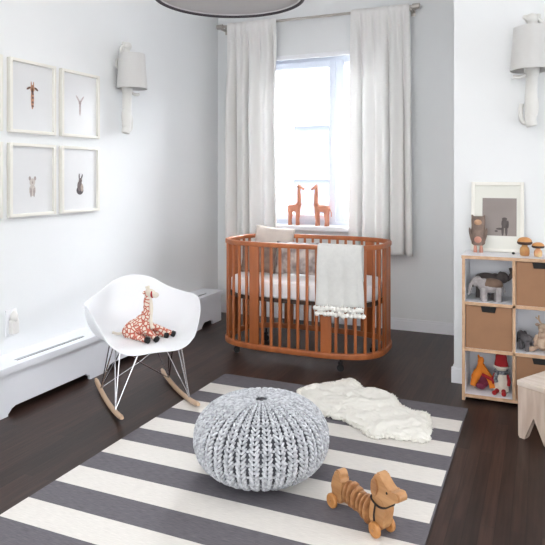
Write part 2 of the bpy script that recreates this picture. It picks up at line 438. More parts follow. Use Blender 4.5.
# ------------------------------------------------------------------ framed animal prints on the left wall
def picture(name, kind):
    """flat little animal portraits; y across, z up"""
    parts = []
    def e(c, r, col, rot=0): parts.append((c, r, col, rot))
    if kind == 'giraffe':
        tan, dk = (186,136,108), (110,84,74)
        e((0,.02),(.016,.085),tan); e((0,.095),(.022,.03),tan); e((-.04,.095),(.022,.009),dk,.5); e((.04,.095),(.022,.009),dk,-.5)
        e((-.012,.13),(.005,.02),tan); e((.012,.13),(.005,.02),tan)
        for z in (-.04,-.01,.025,.055): e((.003,z),(.011,.009),dk)
        e((0,.07),(.012,.010),dk)
    elif kind == 'antelope':
        c = (196,182,182); e((0,-.01),(.013,.07),c); e((-.028,.085),(.010,.05),c,.7); e((.028,.085),(.010,.05),c,-.7); e((0,.05),(.02,.02),c)
    elif kind == 'koala':
        c, d = (196,188,182), (160,150,146); e((0,-.03),(.04,.055),c); e((0,.045),(.035,.035),c); e((-.032,.08),(.014,.02),d); e((.032,.08),(.014,.02),d)
        e((-.018,-.05),(.010,.045),d); e((.02,-.05),(.010,.045),d); e((0,.04),(.01,.012),d)
    else:
        c, d = (120,108,106), (78,72,76); e((0,-.045),(.052,.045),d); e((-.005,.0),(.035,.055),c); e((.005,.055),(.026,.028),c); e((-.012,.098),(.009,.03),d); e((.028,.092),(.009,.03),d,-.4); e((.03,-.02),(.02,.04),(176,160,150))
    return parts
PM = {}
def pmat(c):
    if c not in PM: PM[c] = mat('print_ink', c, .6, .12, 60)
    return PM[c]
labels = {
 (1,0):('framed giraffe print in the upper row, whole inside the photo','giraffe'),
 (2,0):('framed pale antelope print, upper right of the picture group','antelope'),
 (1,1):('framed pale koala print directly below the giraffe print','koala'),
 (2,1):('framed dark rabbit print, lower right of the picture group','rabbit'),
 (0,0):('pale frame cut off by the left edge, upper row','antelope'),
 (0,1):('pale frame cut off by the left edge, lower row','koala')}
fw, fh = .395, .467
for (ci, ri), (lb, kd) in labels.items():
    yc = (2.62, 3.072, 3.524)[ci]; zb = (1.668, 1.135)[ri]
    t = thing('framed_print', lb, 'picture', (XL, yc, zb), 0, 'white framed animal prints on the left wall')
    b = nb(); w = .02
    for a, c, d, e in ((-fw/2, -fw/2+w, 0, fh), (fw/2-w, fw/2, 0, fh), (-fw/2+w, fw/2-w, 0, w), (-fw/2+w, fw/2-w, fh-w, fh)): box(b, .0, .032, a, c, d, e, .002)
    obj('frame', b, M['frame'], t)
    b = nb(); box(b, .002, .014, -fw/2+w, fw/2-w, w, fh-w); obj('print', b, M['mat'], t, False)
    ks = .84 if kd == 'giraffe' else .70; zo = fh*(.455 if ri == 0 else .40)
    pcs = [((c[0]*ks, c[1]*ks), (r_[0]*ks, r_[1]*ks), col, rot) for c, r_, col, rot in picture('p', kd)]
    bys = {}
    for c, r, col, rot in pcs: bys.setdefault(col, []).append((c, r, rot))
    for i, (col, L) in enumerate(bys.items()):
        b = nb()
        for (c, r, rot) in L:
            vs = []
            for k in range(16):
                a = 2*PI*k/16; u, v = r[0]*math.cos(a), r[1]*math.sin(a)
                vs.append((c[0]+u*math.cos(rot)-v*math.sin(rot), c[1]+u*math.sin(rot)+v*math.cos(rot)+zo))
            A = .0141+.0002*i; prism(b, vs, A, A+.0004, 'YZ')
        obj('animal_picture', b, pmat(col), t, False)

# ------------------------------------------------------------------ monkey-tail wall lamps
def sconce(label, loc, rotz, q, sw=.12):
    """local: +y out of the wall, x along wall, z up from lamp centre; q mirrors it"""
    t = thing('wall_lamp', label, 'wall lamp', loc, rotz, 'white animal wall lamps')
    b = nb()
    tube(b, smooth_pts([(q*-.0,.075,.33),(q*-.005,.075,.28),(0,.08,.1),(0,.08,-.06),(q*.004,.075,-.2),(q*.006,.07,-.30),(q*-.002,.066,-.345)], 6), 
         [.030]*12+[.036]*12+[.036]*6+[.033]*6+[.026], 16)
    ellip(b, (0,.08,.02), (.046,.042,.10)); ellip(b, (0,.075,-.22), (.042,.038,.10))
    obj('body', b, M['plaster'], t)
    b = nb(); tube(b, smooth_pts([(q*.01,.06,-.30),(q*.035,.065,-.325),(q*.062,.07,-.30),(q*.066,.07,-.24),(q*.058,.07,-.20)], 6), .014, 10); obj('tail', b, M['plaster'], t)
    b = nb(); ellip(b, (0,.078,.335), (.040,.038,.034)); ellip(b, (-.038,.072,.35), (.018,.01,.016)); ellip(b, (.038,.072,.35), (.018,.01,.016)); obj('head', b, M['plaster'], t)
    b = nb(); tube(b, smooth_pts([(q*.01,.07,.24),(q*-.06,.07,.27),(q*-.05,.07,.32),(q*-.01,.06,.335)], 6), .014, 10); obj('arm', b, M['plaster'], t)
    b = nb(); tube(b, smooth_pts([(q*.02,.08,-.0),(q*.05,.10,-.03),(q*.09,.11,-.035),(q*.11,.11,-.03)], 6), .012, 10); obj('arm', b, M['plaster'], t)
    b = nb(); lathe(b, [(.035,.002),(.05,.004),(.05,.018),(.03,.022)], 24, (0,0,.2), 'Y'); lathe(b, [(.012,.02),(.012,.06)], 12, (0,0,.2), 'Y'); obj('wall_mount', b, M['plaster'], t)
    b = nb(); n = 40
    lathe(b, [(sw*.84,.27),(sw,.0),(sw-.004,.0),(sw*.84-.004,.27)], n, (0,.127,0))
    bmesh.ops.delete(b, geom=[f for f in b.faces if len(f.verts) > 4], context='FACES')
    obj('lamp_shade', b, M['shade'], t, angle=30)
    return t
sconce('white wall lamp with drum shade on the left wall beside the picture group', (XL, 3.985, 2.07), -PI/2, -1, .118)
sconce('white wall lamp cut off by the right edge, above the toy shelf', (-.060, YF, 2.055), PI, 1, .126)

# ------------------------------------------------------------------ pendant
PX, PY = -1.257, 2.42
t = thing('pendant_lamp', 'large white drum pendant lamp with thin dark rim under the ceiling', 'pendant lamp', (PX, PY, 2.175))
R_ = .325
b = nb(); lathe(b, [(R_,.0),(R_,.34),(R_-.006,.34),(R_-.006,.0)], 96)
bmesh.ops.delete(b, geom=[f for f in b.faces if len(f.verts) > 4], context='FACES'); obj('drum_shade', b, M['drum'], t, angle=30)
b = nb(); lathe(b, [(.001,.012),(R_-.008,.012),(R_-.008,.016),(.001,.016)], 96); obj('diffuser', b, M['drum'], t, angle=30)
b = nb(); tube(b, [(R_*math.cos(a), R_*math.sin(a), .003) for a in [2*PI*i/96 for i in range(96)]], .0075, 8, closed=True); obj('rim', b, M['rim'], t)
b = nb(); tube(b, [(0,0,.016),(0,0,.915)], .005, 8); obj('cord', b, M['cord'], t)
b = nb(); lathe(b, [(.05,.905),(.06,.915),(.06,.925)], 24); obj('ceiling_rose', b, M['metal'], t)

pl = bpy.data.lights.new('pendant_bulb', 'AREA'); po = bpy.data.objects.new('pendant_bulb', pl); COL.objects.link(po)
pl.shape = 'DISK'; pl.size = .5; pl.energy = 15; pl.color = (1,.97,.93); po.location = (PX, PY, 2.50); po.rotation_euler = (PI,0,0)

# ------------------------------------------------------------------ curtain rod and curtains
RY = YB-.11; RZ = 2.885
t = thing('curtain_rod', 'brushed metal curtain rod above the window', 'curtain rod', (0, RY, RZ))
b = nb(); tube(b, [(-2.93,0,0),(-1.05,0,0)], .0125, 14); obj('rod', b, M['metal'], t)
for x0, x1 in ((-3.0,-2.93),(-1.05,-.98)):
    b = nb(); lathe(b, [(.013,x0),(.024,x0+.004),(.024,x1-.004),(.013,x1)], 20, (0,0,0), 'X'); obj('finial', b, M['metal'], t)
for x in (-2.94, -1.06):
    b = nb(); box(b, x-.012, x+.012, -.015, .108, -.035, -.016, .003); box(b, x-.02, x+.02, .10, .109, -.06, .02, .003)
    tube(b, [(x,0,-.03),(x,0,-.011)], .014, 10); obj('bracket', b, M['metal'], t)
def curtain(label, xa, xb, xa2, xb2, zb, seed, lay):
    rnd = random.Random(seed); b = nb(); nx, nz = 150, 60; zt = RZ+.02
    # folds as a sum of bumps whose phase drifts down the drop
    ph = [rnd.uniform(0, 6.28) for _ in range(6)]
    rows = []
    for j in range(nz+1):
        v = j/nz; z = zt+(zb-zt)*v; row = []
        amp = .020+.046*min(1, v*3)
        x0 = xa+(xa2-xa)*v**.8; x1 = xb+(xb2-xb)*v**.8
        for i in range(nx+1):
            u = i/nx
            uu = u+.012*math.sin(3*v+ph[0])*math.sin(PI*u)
            a1 = uu*2*PI*lay+ph[1]; a2 = uu*2*PI*lay*1.6+ph[2]+v*.7
            d = math.sin(a1)*.8+math.sin(a2)*.4
            pl = math.sin(uu*2*PI*8)
            dd = amp*(d*min(1, .2+v*2.0)+pl*max(0, .55-v*2))
            xx = x0+(x1-x0)*u+.016*math.cos(a1)*min(1, v*3)
            y = dd*1.0-.018*max(0, 1-v*8)
            if v < .035: y = dd*.35-.018
            row.append(b.verts.new((xx, RY+y-.012*(1-v), z)))
        rows.append(row)
    for j in range(nz):
        for i in range(nx): b.faces.new((rows[j][i], rows[j][i+1], rows[j+1][i+1], rows[j+1][i]))
    o = obj('curtain', b, M['curtain'], None, True, angle=180, mods=[('SOLIDIFY', {'thickness': .0025})])
    tag(o, label, 'curtain', 'pair of white curtains at the window')
curtain('white linen curtain hanging left of the window', -2.87, -2.34, -2.88, -2.32, .69, 3, 4.1)
curtain('white linen curtain hanging right of the window', -1.60, -1.07, -1.61, -1.045, .69, 11, 4.3)

# ------------------------------------------------------------------ wooden giraffes on the sill
def giraffe(label, loc, rotz, long_=1.0):
    t = thing('toy_giraffe', label, 'toy giraffe', loc, rotz, 'giraffe figures on the window sill')
    b = nb()
    tube(b, smooth_pts([(-.062*long_,0,.155),(-.045*long_,0,.162),(0,0,.166),(.03,0,.175),(.048,0,.19)], 5), [.008]+[.024]*2+[.036]*16+[.030]*2, 14)
    tube(b, smooth_pts([(.03,0,.16),(.05,0,.20),(.053,0,.27),(.05,0,.33),(.052,0,.365)], 6), [.036]*3+[.028]*5+[.020]*8+[.016]*9, 12)
    obj('body', b, M['rust'], t)
    b = nb(); tube(b, smooth_pts([(.042,0,.372),(.06,0,.372),(.08,0,.36),(.102,0,.348)], 5), [.012]+[.019]*6+[.012]*9, 12); obj('head', b, M['rust'], t)
    for s in (-1, 1):
        b = nb(); tube(b, [(.05,s*.007,.38),(.048,s*.009,.4)], [.004,.005], 8); obj('horn', b, M['rust'], t)
        b = nb(); ellip(b, (.04,s*.018,.376), (.006,.014,.007)); obj('ear', b, M['rust'], t)
        for x, l in ((-.045*long_, 0), (.038, 1)):
            b = nb(); tube(b, [(x,s*.014,.165),(x+.003,s*.017,.10),(x-.002,s*.018,.05),(x,s*.019,.0)], [.024,.018,.014,.016], 10); obj('leg', b, M['rust'], t)
    b = nb(); tube(b, smooth_pts([(-.064*long_,0,.165),(-.08*long_,0,.13),(-.08*long_,0,.09)], 4), .004, 8); obj('tail', b, M['rust'], t)
    return t
SZ = WZ0+.012
giraffe('terracotta giraffe figure on the sill, the left one facing right', (-2.225, YB+.035, SZ), .12, .85)
giraffe('terracotta giraffe figure on the sill, the right one facing left', (-1.945, YB+.035, SZ), PI-.12, 1.35)

# ------------------------------------------------------------------ crib
CX, CYc = -1.676, 4.53
HX, HY = .625, .355
def oval(n=160, hx=HX, hy=HY, e=.62):
    """superellipse outline, evenly spaced by arc length"""
    raw = []
    for i in range(2000):
        a = 2*PI*i/2000; c, s = math.cos(a), math.sin(a)
        raw.append((math.copysign(abs(c)**e, c)*hx, math.copysign(abs(s)**e, s)*hy))
    cum = [0]
    for i in range(2000):
        p, q = raw[i], raw[(i+1) % 2000]; cum.append(cum[-1]+math.hypot(q[0]-p[0], q[1]-p[1]))
    out = []; k = 0
    for i in range(n):
        d = cum[-1]*i/n
        while cum[k+1] < d: k += 1
        f = (d-cum[k])/max(1e-9, cum[k+1]-cum[k]); p, q = raw[k], raw[(k+1) % 2000]
        out.append((p[0]+(q[0]-p[0])*f, p[1]+(q[1]-p[1])*f))
    return out, cum[-1]
crib = thing('oval_crib', 'oval cherry wood crib on castors standing in front of the window', 'crib', (CX, CYc, 0))
op, per = oval()
# top rail: the front-right part sits open behind the blanket, the rest is one ring
b = nb(); sweep_rect(b, [(x, y, .885) for x, y in op], .032, .034, closed=True); obj('top_rail', b, M['crib'], crib)
b = nb(); sweep_rect(b, [(x, y, .122) for x, y in op], .036, .042, closed=True); obj('bottom_rail', b, M['crib'], crib)
panel_at = [(-1.967-CX, -1), (-1.405-CX, -1), (-1.967-CX, 1), (-1.25-CX, 1)]
used = []
dense, _ = oval(720)
def nearest(fx, fy): return min(range(720), key=lambda i: (dense[i][0]-fx)**2+(dense[i][1]-fy)**2)
pan_i = [nearest(x, s*HY) for x, s in panel_at]+[nearest(HX, -.02), nearest(-HX, 0.0)]
def post(i, w, th, name):
    p = Vector((*dense[i % 720], 0)); q = Vector((*dense[(i+3) % 720], 0)); r = Vector((*dense[(i-3) % 720], 0)); t = (q-r).normalized(); a = math.atan2(t.y, t.x)
    b = nb(); box(b, -w/2, w/2, -th/2, th/2, .14, .87, .004)
    bmesh.ops.rotate(b, verts=b.verts, cent=(0,0,0), matrix=Matrix.Rotation(a, 3, 'Z')); bmesh.ops.translate(b, verts=b.verts, vec=p)
    obj(name, b, M['crib'], crib)
for i in pan_i: post(i, .078, .020, 'side_panel')
ps = sorted(pan_i); step = 720*.0735/per
for k in range(len(ps)):
    a, c = ps[k], ps[(k+1) % len(ps)]
    if c <= a: c += 720
    n = max(1, round((c-a)/step)-1); sp = (c-a)/(n+1)
    for j in range(n): post(int(round(a+sp*(j+1))), .021, .015, 'slat')
bp_, _ = oval(120, HX-.02, HY-.02)
b = nb(); prism(b, bp_, .462, .486, 'XY'); obj('mattress_base', b, M['mattress_base'], crib, False)
for x, y in ((-.53,-.16),(.36,-.29),(-.46,.25),(.46,.25)):
    b = nb(); lathe(b, [(.001,-.009),(.023,-.009),(.026,-.005),(.026,.005),(.023,.009),(.001,.009)], 20, (x, y, .026), 'Y')
    c_ = obj('castor', b, M['black'], crib)
    b = nb(); tube(b, [(x+.001,y,.05),(x+.001,y,.106)], .008, 8); box(b, x-.012, x+.012, y-.018, y+.018, .055, .072, .003); obj('castor_fork', b, M['black'], c_)
mp_, _ = oval(120, HX-.028, HY-.028, .62)
b = nb(); rs = []
for z, s in ((.487,.96),(.493,.985),(.505,1),(.590,1),(.602,.985),(.608,.955),(.611,.7),(.612,.3)):
    rs.append([Vector((CX+x*s, CYc+y*s, z)) for x, y in mp_])
rings(b, rs); tag(obj('crib_mattress', b, M['sheet'], None, True, angle=60), 'oval mattress under a white sheet inside the crib', 'mattress')

# pillows in the crib
b = nb(); cushion(b, .34, .34, .10)
o = obj('pillow', b, M['pillow_a'], None, True, loc=(-2.04, 4.70, .805), rot=(math.radians(-12), math.radians(5), .10), angle=180)
tag(o, 'plain oatmeal square pillow rising above the crib rail', 'pillow', 'pillows in the crib')
b = nb(); cushion(b, .36, .26, .09)
o = obj('pillow', b, M['bear'], None, True, loc=(-1.78, 4.58, .742), rot=(math.radians(-14), 0, .06), angle=180)
tag(o, 'smaller grey printed pillow leaning beside the oatmeal one', 'pillow', 'pillows in the crib')
b = nb(); cushion(b, .30, .24, .08)
o = obj('pillow', b, M['owlgrey'], None, True, loc=(-2.09, 4.53, .735), rot=(math.radians(-16), 0, .04), angle=180)
tag(o, 'taupe pillow lowest on the mattress at the crib left end', 'pillow', 'pillows in the crib')

# blanket over the front rail with pompom fringe
bx0, bx1 = -1.455, -1.135
path = []
fy = CYc-HY
for z in (.66,.74,.82): path.append((fy+.026, z))
path += [(fy+.026,.885),(fy+.018,.9085),(fy,.913),(fy-.019,.9085),(fy-.029,.885)]
for k in range(1, 19): path.append((fy-.031-.004*math.sin(k*.35), .885-.40*k/18))
t = thing('pompom_blanket', 'ivory blanket with pompom fringe draped over the crib front rail', 'blanket', (0,0,0))
b = nb(); nx = 40; rows = []
for j, (y, z) in enumerate(path):
    row = []; v = max(0, (j-7)/18)
    for i in range(nx+1):
        u = i/nx; w0 = bx0+.02*v*0; x = bx0+(bx1-bx0)*u + (.022*v*(u) - .012*v*(1-u))
        yy = y-abs(math.sin(u*PI*3.2+.5))*.014*v if v > 0 else y
        row.append(b.verts.new((x, yy, z-.008*math.sin(u*5)*v)))
    rows.append(row)
for j in range(len(rows)-1):
    for i in range(nx): b.faces.new((rows[j][i], rows[j][i+1], rows[j+1][i+1], rows[j+1][i]))
obj('cloth', b, M['blanket'], t, True, angle=180, mods=[('SOLIDIFY', {'thickness': .006, 'offset': 0})])
rnd = random.Random(5)
for k in range(26):
    u = (k+.5)/26; x = bx0-.014+(bx1+.024-bx0+.014)*u; row = k % 2
    z = .474-.036*row-.012*rnd.random(); y = fy-.048-.012*rnd.random()
    b = nb(); r = .0175
    res = bmesh.ops.create_icosphere(b, subdivisions=3, radius=r)
    for v in b.verts: v.co *= 1+.16*noise.noise(v.co*260+Vector((k,0,0)))
    bmesh.ops.translate(b, verts=b.verts, vec=(x, y, z))
    pm = obj('pompom', b, M['pom'], t)
    b = nb(); tube(b, [(x, y+.004, z+r*.6), (x, fy-.036, .495)], .003, 6); obj('thread', b, M['pom'], pm)

# ------------------------------------------------------------------ rocking chair
chair = thing('rocking_chair', 'white moulded plastic armchair on wire legs and wooden rockers', 'chair', (-2.290, 3.245, 0), math.atan2(.77, .64)+PI, None)
# local axes: +y is the way the sitter faces
chair.rotation_euler = (0,0, math.atan2(-.64,.77)-PI/2)
rimk = [(0,.265,.350),(.15,.262,.350),(.245,.235,.40),(.315,.16,.52),(.350,.06,.600),(.355,-.05,.618),(.315,-.15,.622),(.225,-.235,.655),(.12,-.285,.715),(0,-.30,.738)]
rimk = rimk+[(-x,y,z) for x,y,z in rimk[-2:0:-1]]
rim = smooth_pts(rimk, 8, closed=True)
O = Vector((0,.0,.395)); b = nb(); nt_ = 18; R2 = []
for j in range(1, nt_+1):
    a = (j/nt_)*PI/2; ring = []
    for p in rim:
        hgt = p.z-O.z
        if hgt > 0:
            f = min(1, hgt/.25); e1 = 1-.32*f; e2 = 1+.5*f
            h = math.sin(a)**e1 if j < nt_ else 1; vv = (1-math.cos(a))**e2
        else: h = j/nt_; vv = (j/nt_)**3
        back = max(0, -p.y)/.30
        q = Vector((p.x*h, p.y*(h*(1-.0*back)), O.z+hgt*vv - .018*math.sin(PI*j/nt_)*(1 if hgt > 0 else .6)))
        ring.append(q)
    R2.append(ring)
V = [[b.verts.new(p) for p in r] for r in R2]; n = len(rim); cv = b.verts.new(O)
for i in range(n): b.faces.new((cv, V[0][i], V[0][(i+1) % n]))
for j in range(nt_-1):
    for i in range(n): b.faces.new((V[j][i], V[j+1][i], V[j+1][(i+1) % n], V[j][(i+1) % n]))
obj('seat_shell', b, M['shell'], chair, True, angle=180, mods=[('SOLIDIFY', {'thickness': .007, 'offset': -1}), ('SUBSURF', {'levels': 1, 'render_levels': 1})])
def rocker_z(y): return .014+.24*y*y
for s in (-1, 1):
    x = s*.225
    pts = [(x, yy, rocker_z(yy)) for yy in [(-.365+.745*k/24)-.0 for k in range(25)]]
    b = nb(); tube(b, pts, [.009]+[.0145]*23+[.010], 14); obj('rocker', b, M['maple'], chair)
    # wire struts
    for (ya, tops) in ((.215, [(.07,.19),(.19,.05),(.185,.16)]), (-.20, [(.07,-.12),(.19,.02),(.185,-.10)])):
        for (tx, ty) in tops:
            b = nb(); tube(b, [(x, ya, rocker_z(ya)+.01), (s*tx, ty, .372)], .0042, 8); obj('wire_strut', b, M['chrome'], chair)
b = nb(); tube(b, [(-.19,.16,.372),(.19,.16,.372)], .004, 8); tube(b, [(-.19,-.1,.372),(.19,-.1,.372)], .004, 8)
tube(b, [(-.225,-.2,rocker_z(.2)+.012),(0,-.1,.20),(.19,.0,.37)], .0038, 8); tube(b, [(.225,-.2,rocker_z(.2)+.012),(0,-.1,.20),(-.19,.0,.37)], .0038, 8)
obj('cross_wires', b, M['chrome'], chair)
for s, yy in ((-1,.13),(1,.13),(-1,-.1),(1,-.1)):
    b = nb(); lathe(b, [(.016,.368),(.016,.380)], 14, (s*.16, yy, 0)); obj('shock_mount', b, M['black'], chair)

# plush giraffe sitting in the chair
pg = thing('plush_giraffe', 'cream and red patched plush giraffe sitting in the white rocking chair', 'soft toy', (-2.262, 3.195, .385), .15)
b = nb()
ellip(b, (-.045,0,.062), (.085,.06,.062), (0,-.35,0)); ellip(b, (.0,0,.085), (.052,.048,.07), (0,-.25,0)); ellip(b, (-.075,-.02,.045), (.055,.035,.045))
tube(b, smooth_pts([(.0,0,.09),(.022,0,.15),(.026,0,.21),(.03,0,.255),(.036,0,.28)], 6), [.040]*3+[.03]*6+[.021]*8+[.02]*8, 14)
obj('body', b, M['net'], pg, angle=180)
b = nb(); ellip(b, (.05,0,.288), (.036,.026,.026), (0,.25,0)); ellip(b, (.082,0,.278), (.024,.019,.018)); 
hd = obj('head', b, M['cream'], pg)
b = nb(); ellip(b, (.066,0,.283), (.009,.028,.025)); obj('muzzle_band', b, M['red'], hd)
for s in (-1, 1):
    b = nb(); tube(b, [(.035,s*.012,.30),(.03,s*.014,.33)], [.006,.008], 8); obj('horn', b, M['cream'], hd)
    b = nb(); ellip(b, (.025,s*.03,.295), (.009,.018,.010)); obj('ear', b, M['net'], hd)
b = nb(); tube(b, smooth_pts([(.045,0,.265),(.055,0,.2),(.05,0,.13),(.06,0,.07)], 5), [.014]*16, 8, flat=.5); obj('mane', b, M['cream'], pg)
for p0, p1 in (((-.05,-.045,.03),(.055,-.075,.02)), ((.0,.05,.04),(.12,.055,.022)), ((.03,.025,.085),(.155,.075,.03)), ((.03,-.025,.07),(.095,-.03,.022))):
    P0, P1 = Vector(p0), Vector(p1); b = nb(); tube(b, [P0, P0.lerp(P1,.5), P1], [.022,.019,.016], 12); lg = obj('leg', b, M['net'], pg)
    d = (P1-P0).normalized(); b = nb(); tube(b, [P1-d*.004, P1+d*.004, P1+d*.024, P1+d*.028], [.008,.019,.019,.010], 12); obj('hoof', b, M['black'], lg)
b = nb(); tube(b, smooth_pts([(-.12,0,.04),(-.17,.01,.02),(-.21,0,.028)], 5), .008, 8); obj('tail', b, M['cream'], pg)

# ------------------------------------------------------------------ knitted pouf
NR = 34; Rp, Hp = .301, .342
def pouf_prof(s):
    """s 0 bottom centre .. 1 top centre -> r, z (rounded cushion)"""
    a = -PI/2+PI*s
    r = max(0, math.cos(a))**.72; z = math.copysign(abs(math.sin(a))**.92, math.sin(a))
    rr = Rp*r; d = max(0, 1-rr/.09)
    return rr, Hp/2+Hp/2*z-(.012*d*d if s > .5 else 0)
pouf = thing('knitted_pouf', 'round chunky-knit heather grey pouf on the striped rug', 'pouf', (-1.200, 2.630, .014), .05)
# pouf core, coloured dark for the shade between the stitches
b = nb(); rs = []
for k in range(61):
    r0, z0 = pouf_prof(.004+.992*k/60); rs.append([Vector((max(.002, r0-.003)*math.cos(2*PI*i/96), max(.002, r0-.003)*math.sin(2*PI*i/96), z0)) for i in range(96)])
rings(b, rs); obj('gap_shade_core', b, M['gap_shade'], pouf, angle=180)
# resample the meridian by arc length
pr = [pouf_prof(k/600) for k in range(601)]; cum = [0]
for k in range(600): cum.append(cum[-1]+math.hypot(pr[k+1][0]-pr[k][0], pr[k+1][1]-pr[k][1]))
def at_len(d):
    k = 0
    while k < 599 and cum[k+1] < d: k += 1
    return pr[k][0], pr[k][1], (pr[min(600,k+4)][0]-pr[max(0,k-4)][0], pr[min(600,k+4)][1]-pr[max(0,k-4)][1])
b = nb(); rnd = random.Random(21)
unit = []
for a in range(7):
    la = -PI/2+PI*a/6
    unit.append([(math.cos(la)**.8 if 0 < a < 6 else 0, 2*PI*c/8, math.sin(la)) for c in range(8)])
def strand(P, A1, A2, A3):
    R = []
    for a in range(1, 6):
        R.append([b.verts.new(P+A1*h+A2*(q*math.cos(t))+A3*(q*math.sin(t))) for q, t, h in unit[a]])
    for a in range(4):
        for c in range(8): b.faces.new((R[a][c], R[a][(c+1) % 8], R[a+1][(c+1) % 8], R[a+1][c]))
    b.faces.new(R[0][::-1]); b.faces.new(R[-1])
pitch = .0185; nst = int(cum[-1]/pitch)
for m_ in range(2, nst-1):
    r0, z0, tg = at_len(m_*pitch); L_ = math.hypot(*tg) or 1; tr, tz = tg[0]/L_, tg[1]/L_
    if r0 < .013: continue
    k = min(1, r0/Rp); kw = max(.12, k)
    for q in range(NR):
        th0 = 2*PI*q/NR
        for sg in (-1, 1):
            off = sg*2*PI/NR*.205
            th = th0+off
            er = Vector((math.cos(th), math.sin(th), 0)); ec = Vector((-math.sin(th), math.cos(th), 0))
            t = er*tr+Vector((0,0,tz)); n_ = er*tz-Vector((0,0,tr)); n_.normalize()
            if n_.dot(er) < 0 and r0 > Rp*.9: n_ = -n_
            W_ = 2*PI*r0/NR
            v = (t*.0135+ec*(sg*W_*.185)+n_*(-.002)); v += Vector((rnd.uniform(-1,1), rnd.uniform(-1,1), rnd.uniform(-1,1)))*.0012
            a2 = n_.cross(v).normalized()*(.0066*(.25+.75*kw)); 
            P = er*r0+Vector((0,0,z0))+n_*(.006+.0015*rnd.random())
            strand(P, v*1.12, a2, n_*(.0085*(.35+.65*kw)))
        # purl ridge lying back between two ribs, every second row
        th = th0+PI/NR
        if m_ % 3 == 0 and k > .7:
            er = Vector((math.cos(th), math.sin(th), 0)); ec = Vector((-math.sin(th), math.cos(th), 0))
            n_ = (er*tz-Vector((0,0,tr))).normalized(); t = er*tr+Vector((0,0,tz))
            strand(er*r0+Vector((0,0,z0))+n_*.000, ec*(2*PI*r0/NR*.16), t*.0055, n_*.005)
for v in b.verts: v.co.z = max(-.003, v.co.z)
kn = obj('knitted_cover', b, M['knit'], pouf, angle=180); kn['kind'] = 'stuff'
b = nb(); tube(b, [(.009*math.cos(a), .009*math.sin(a), Hp-.006) for a in [2*PI*i/16 for i in range(16)]], .005, 8, closed=True); ellip(b, (0,0,Hp-.007), (.010,.010,.006)); obj('crown_hole_shade', b, M['rim'], pouf)  # dark plug stands for the shaded hole at the crown

# ------------------------------------------------------------------ sheepskin
def inv(px, py, z):
    s_, c_ = 269.5/math.hypot(620,269.5), 620/math.hypot(620,269.5)
    u = (px-272.5)/620; v = (175-py)/620; D = (z-1.4)/v
    return ((-s_+u*c_)*D, (c_+u*s_)*D)
# outline measured once from the place plan (metres on the floor)
out = [inv(x, y, .03) for x, y in ((297,390),(306,386),(316,384),(326,381.5),(335,381),(344,378),(356,379),(363,386),(374,387),(384,390),(394.5,395),(401.5,403),(412,408),(427.6,411.6),(431,419),(431,430),(429.4,438),(419,440),(410,437.5),(401.5,437.4),(387.5,435),(376,436),(366.7,433),(360,427),(352.7,423.5),(342,418),(325,414),(312,408),(302,400))]
outs = smooth_pts([(x, y, 0) for x, y in out], 5, closed=True)
cx_ = sum(p.x for p in outs)/len(outs); cy_ = sum(p.y for p in outs)/len(outs)
def inside(x, y):
    c = False; n = len(outs)
    for i in range(n):
        a, d = outs[i], outs[i-1]
        if (a.y > y) != (d.y > y) and x < (d.x-a.x)*(y-a.y)/(d.y-a.y)+a.x: c = not c
    return c
def edged(x, y): return min(math.hypot(p.x-x, p.y-y) for p in outs)
fur = thing('sheepskin', 'ivory sheepskin lying across the back of the striped rug', 'sheepskin', (cx_, cy_, .0105))
xs = [p.x for p in outs]; ys = [p.y for p in outs]
b = nb(); g = {}; st = .011
nxx = int((max(xs)-min(xs))/st)+2; nyy = int((max(ys)-min(ys))/st)+2
def fz(x, y): return .028*min(1, edged(x, y)/.05)**.5+(.020*noise.noise(Vector((x*10, y*10, 0)))+.012*(.5-abs(noise.noise(Vector((x*28, y*28, 5))))*2))*min(1, edged(x, y)/.03)
def gv(i, j):
    if (i, j) not in g:
        x = min(xs)+i*st; y = min(ys)+j*st; g[(i,j)] = b.verts.new((x-cx_, y-cy_, max(.003, fz(x, y) if inside(x, y) else .003)))
    return g[(i,j)]
for i in range(nxx):
    for j in range(nyy):
        if inside(min(xs)+(i+.5)*st, min(ys)+(j+.5)*st): b.faces.new((gv(i,j), gv(i+1,j), gv(i+1,j+1), gv(i,j+1)))
hide = obj('hide', b, M['tuft'], fur, angle=180, mods=[('SOLIDIFY', {'thickness': .0025, 'offset': -1})])
b = nb(); rnd = random.Random(3); cnt = 0
while cnt < 1800:
    x = rnd.uniform(min(xs)-.0, max(xs)); y = rnd.uniform(min(ys), max(ys))
    if not inside(x, y): continue
    if edged(x, y) > .02: continue
    cnt += 1
    z = max(.004, fz(x, y)-.004); e = edged(x, y)
    n1 = noise.noise(Vector((x*14, y*14, 3))); n2 = noise.noise(Vector((x*14, y*14, 9)))
    dx = n1*1.0+rnd.uniform(-.35,.35); dy = n2*1.0+rnd.uniform(-.5,.5)
    L_ = rnd.uniform(.010,.020); w = rnd.uniform(.0022,.0042)
    p = Vector((x-cx_, y-cy_, z)); d = Vector((dx, dy, .9 if e > .02 else .35)).normalized()
    sd = d.cross(Vector((rnd.uniform(-1,1), rnd.uniform(-1,1), .3))).normalized(); sd2 = d.cross(sd)
    base = [b.verts.new(p+(sd*math.cos(a)+sd2*math.sin(a))*w) for a in (0, 2.09, 4.19)]
    mid = [b.verts.new(p+d*L_*.6+(sd*math.cos(a)+sd2*math.sin(a))*w*.8+Vector((0,0,.001))) for a in (0, 2.09, 4.19)]
    tip = b.verts.new(p+d*L_+Vector((dx*.004, dy*.004, -.004)))
    for i in range(3):
        b.faces.new((base[i], base[(i+1) % 3], mid[(i+1) % 3], mid[i])); b.faces.new((mid[i], mid[(i+1) % 3], tip))
for v in b.verts: v.co.z = max(.002, v.co.z)
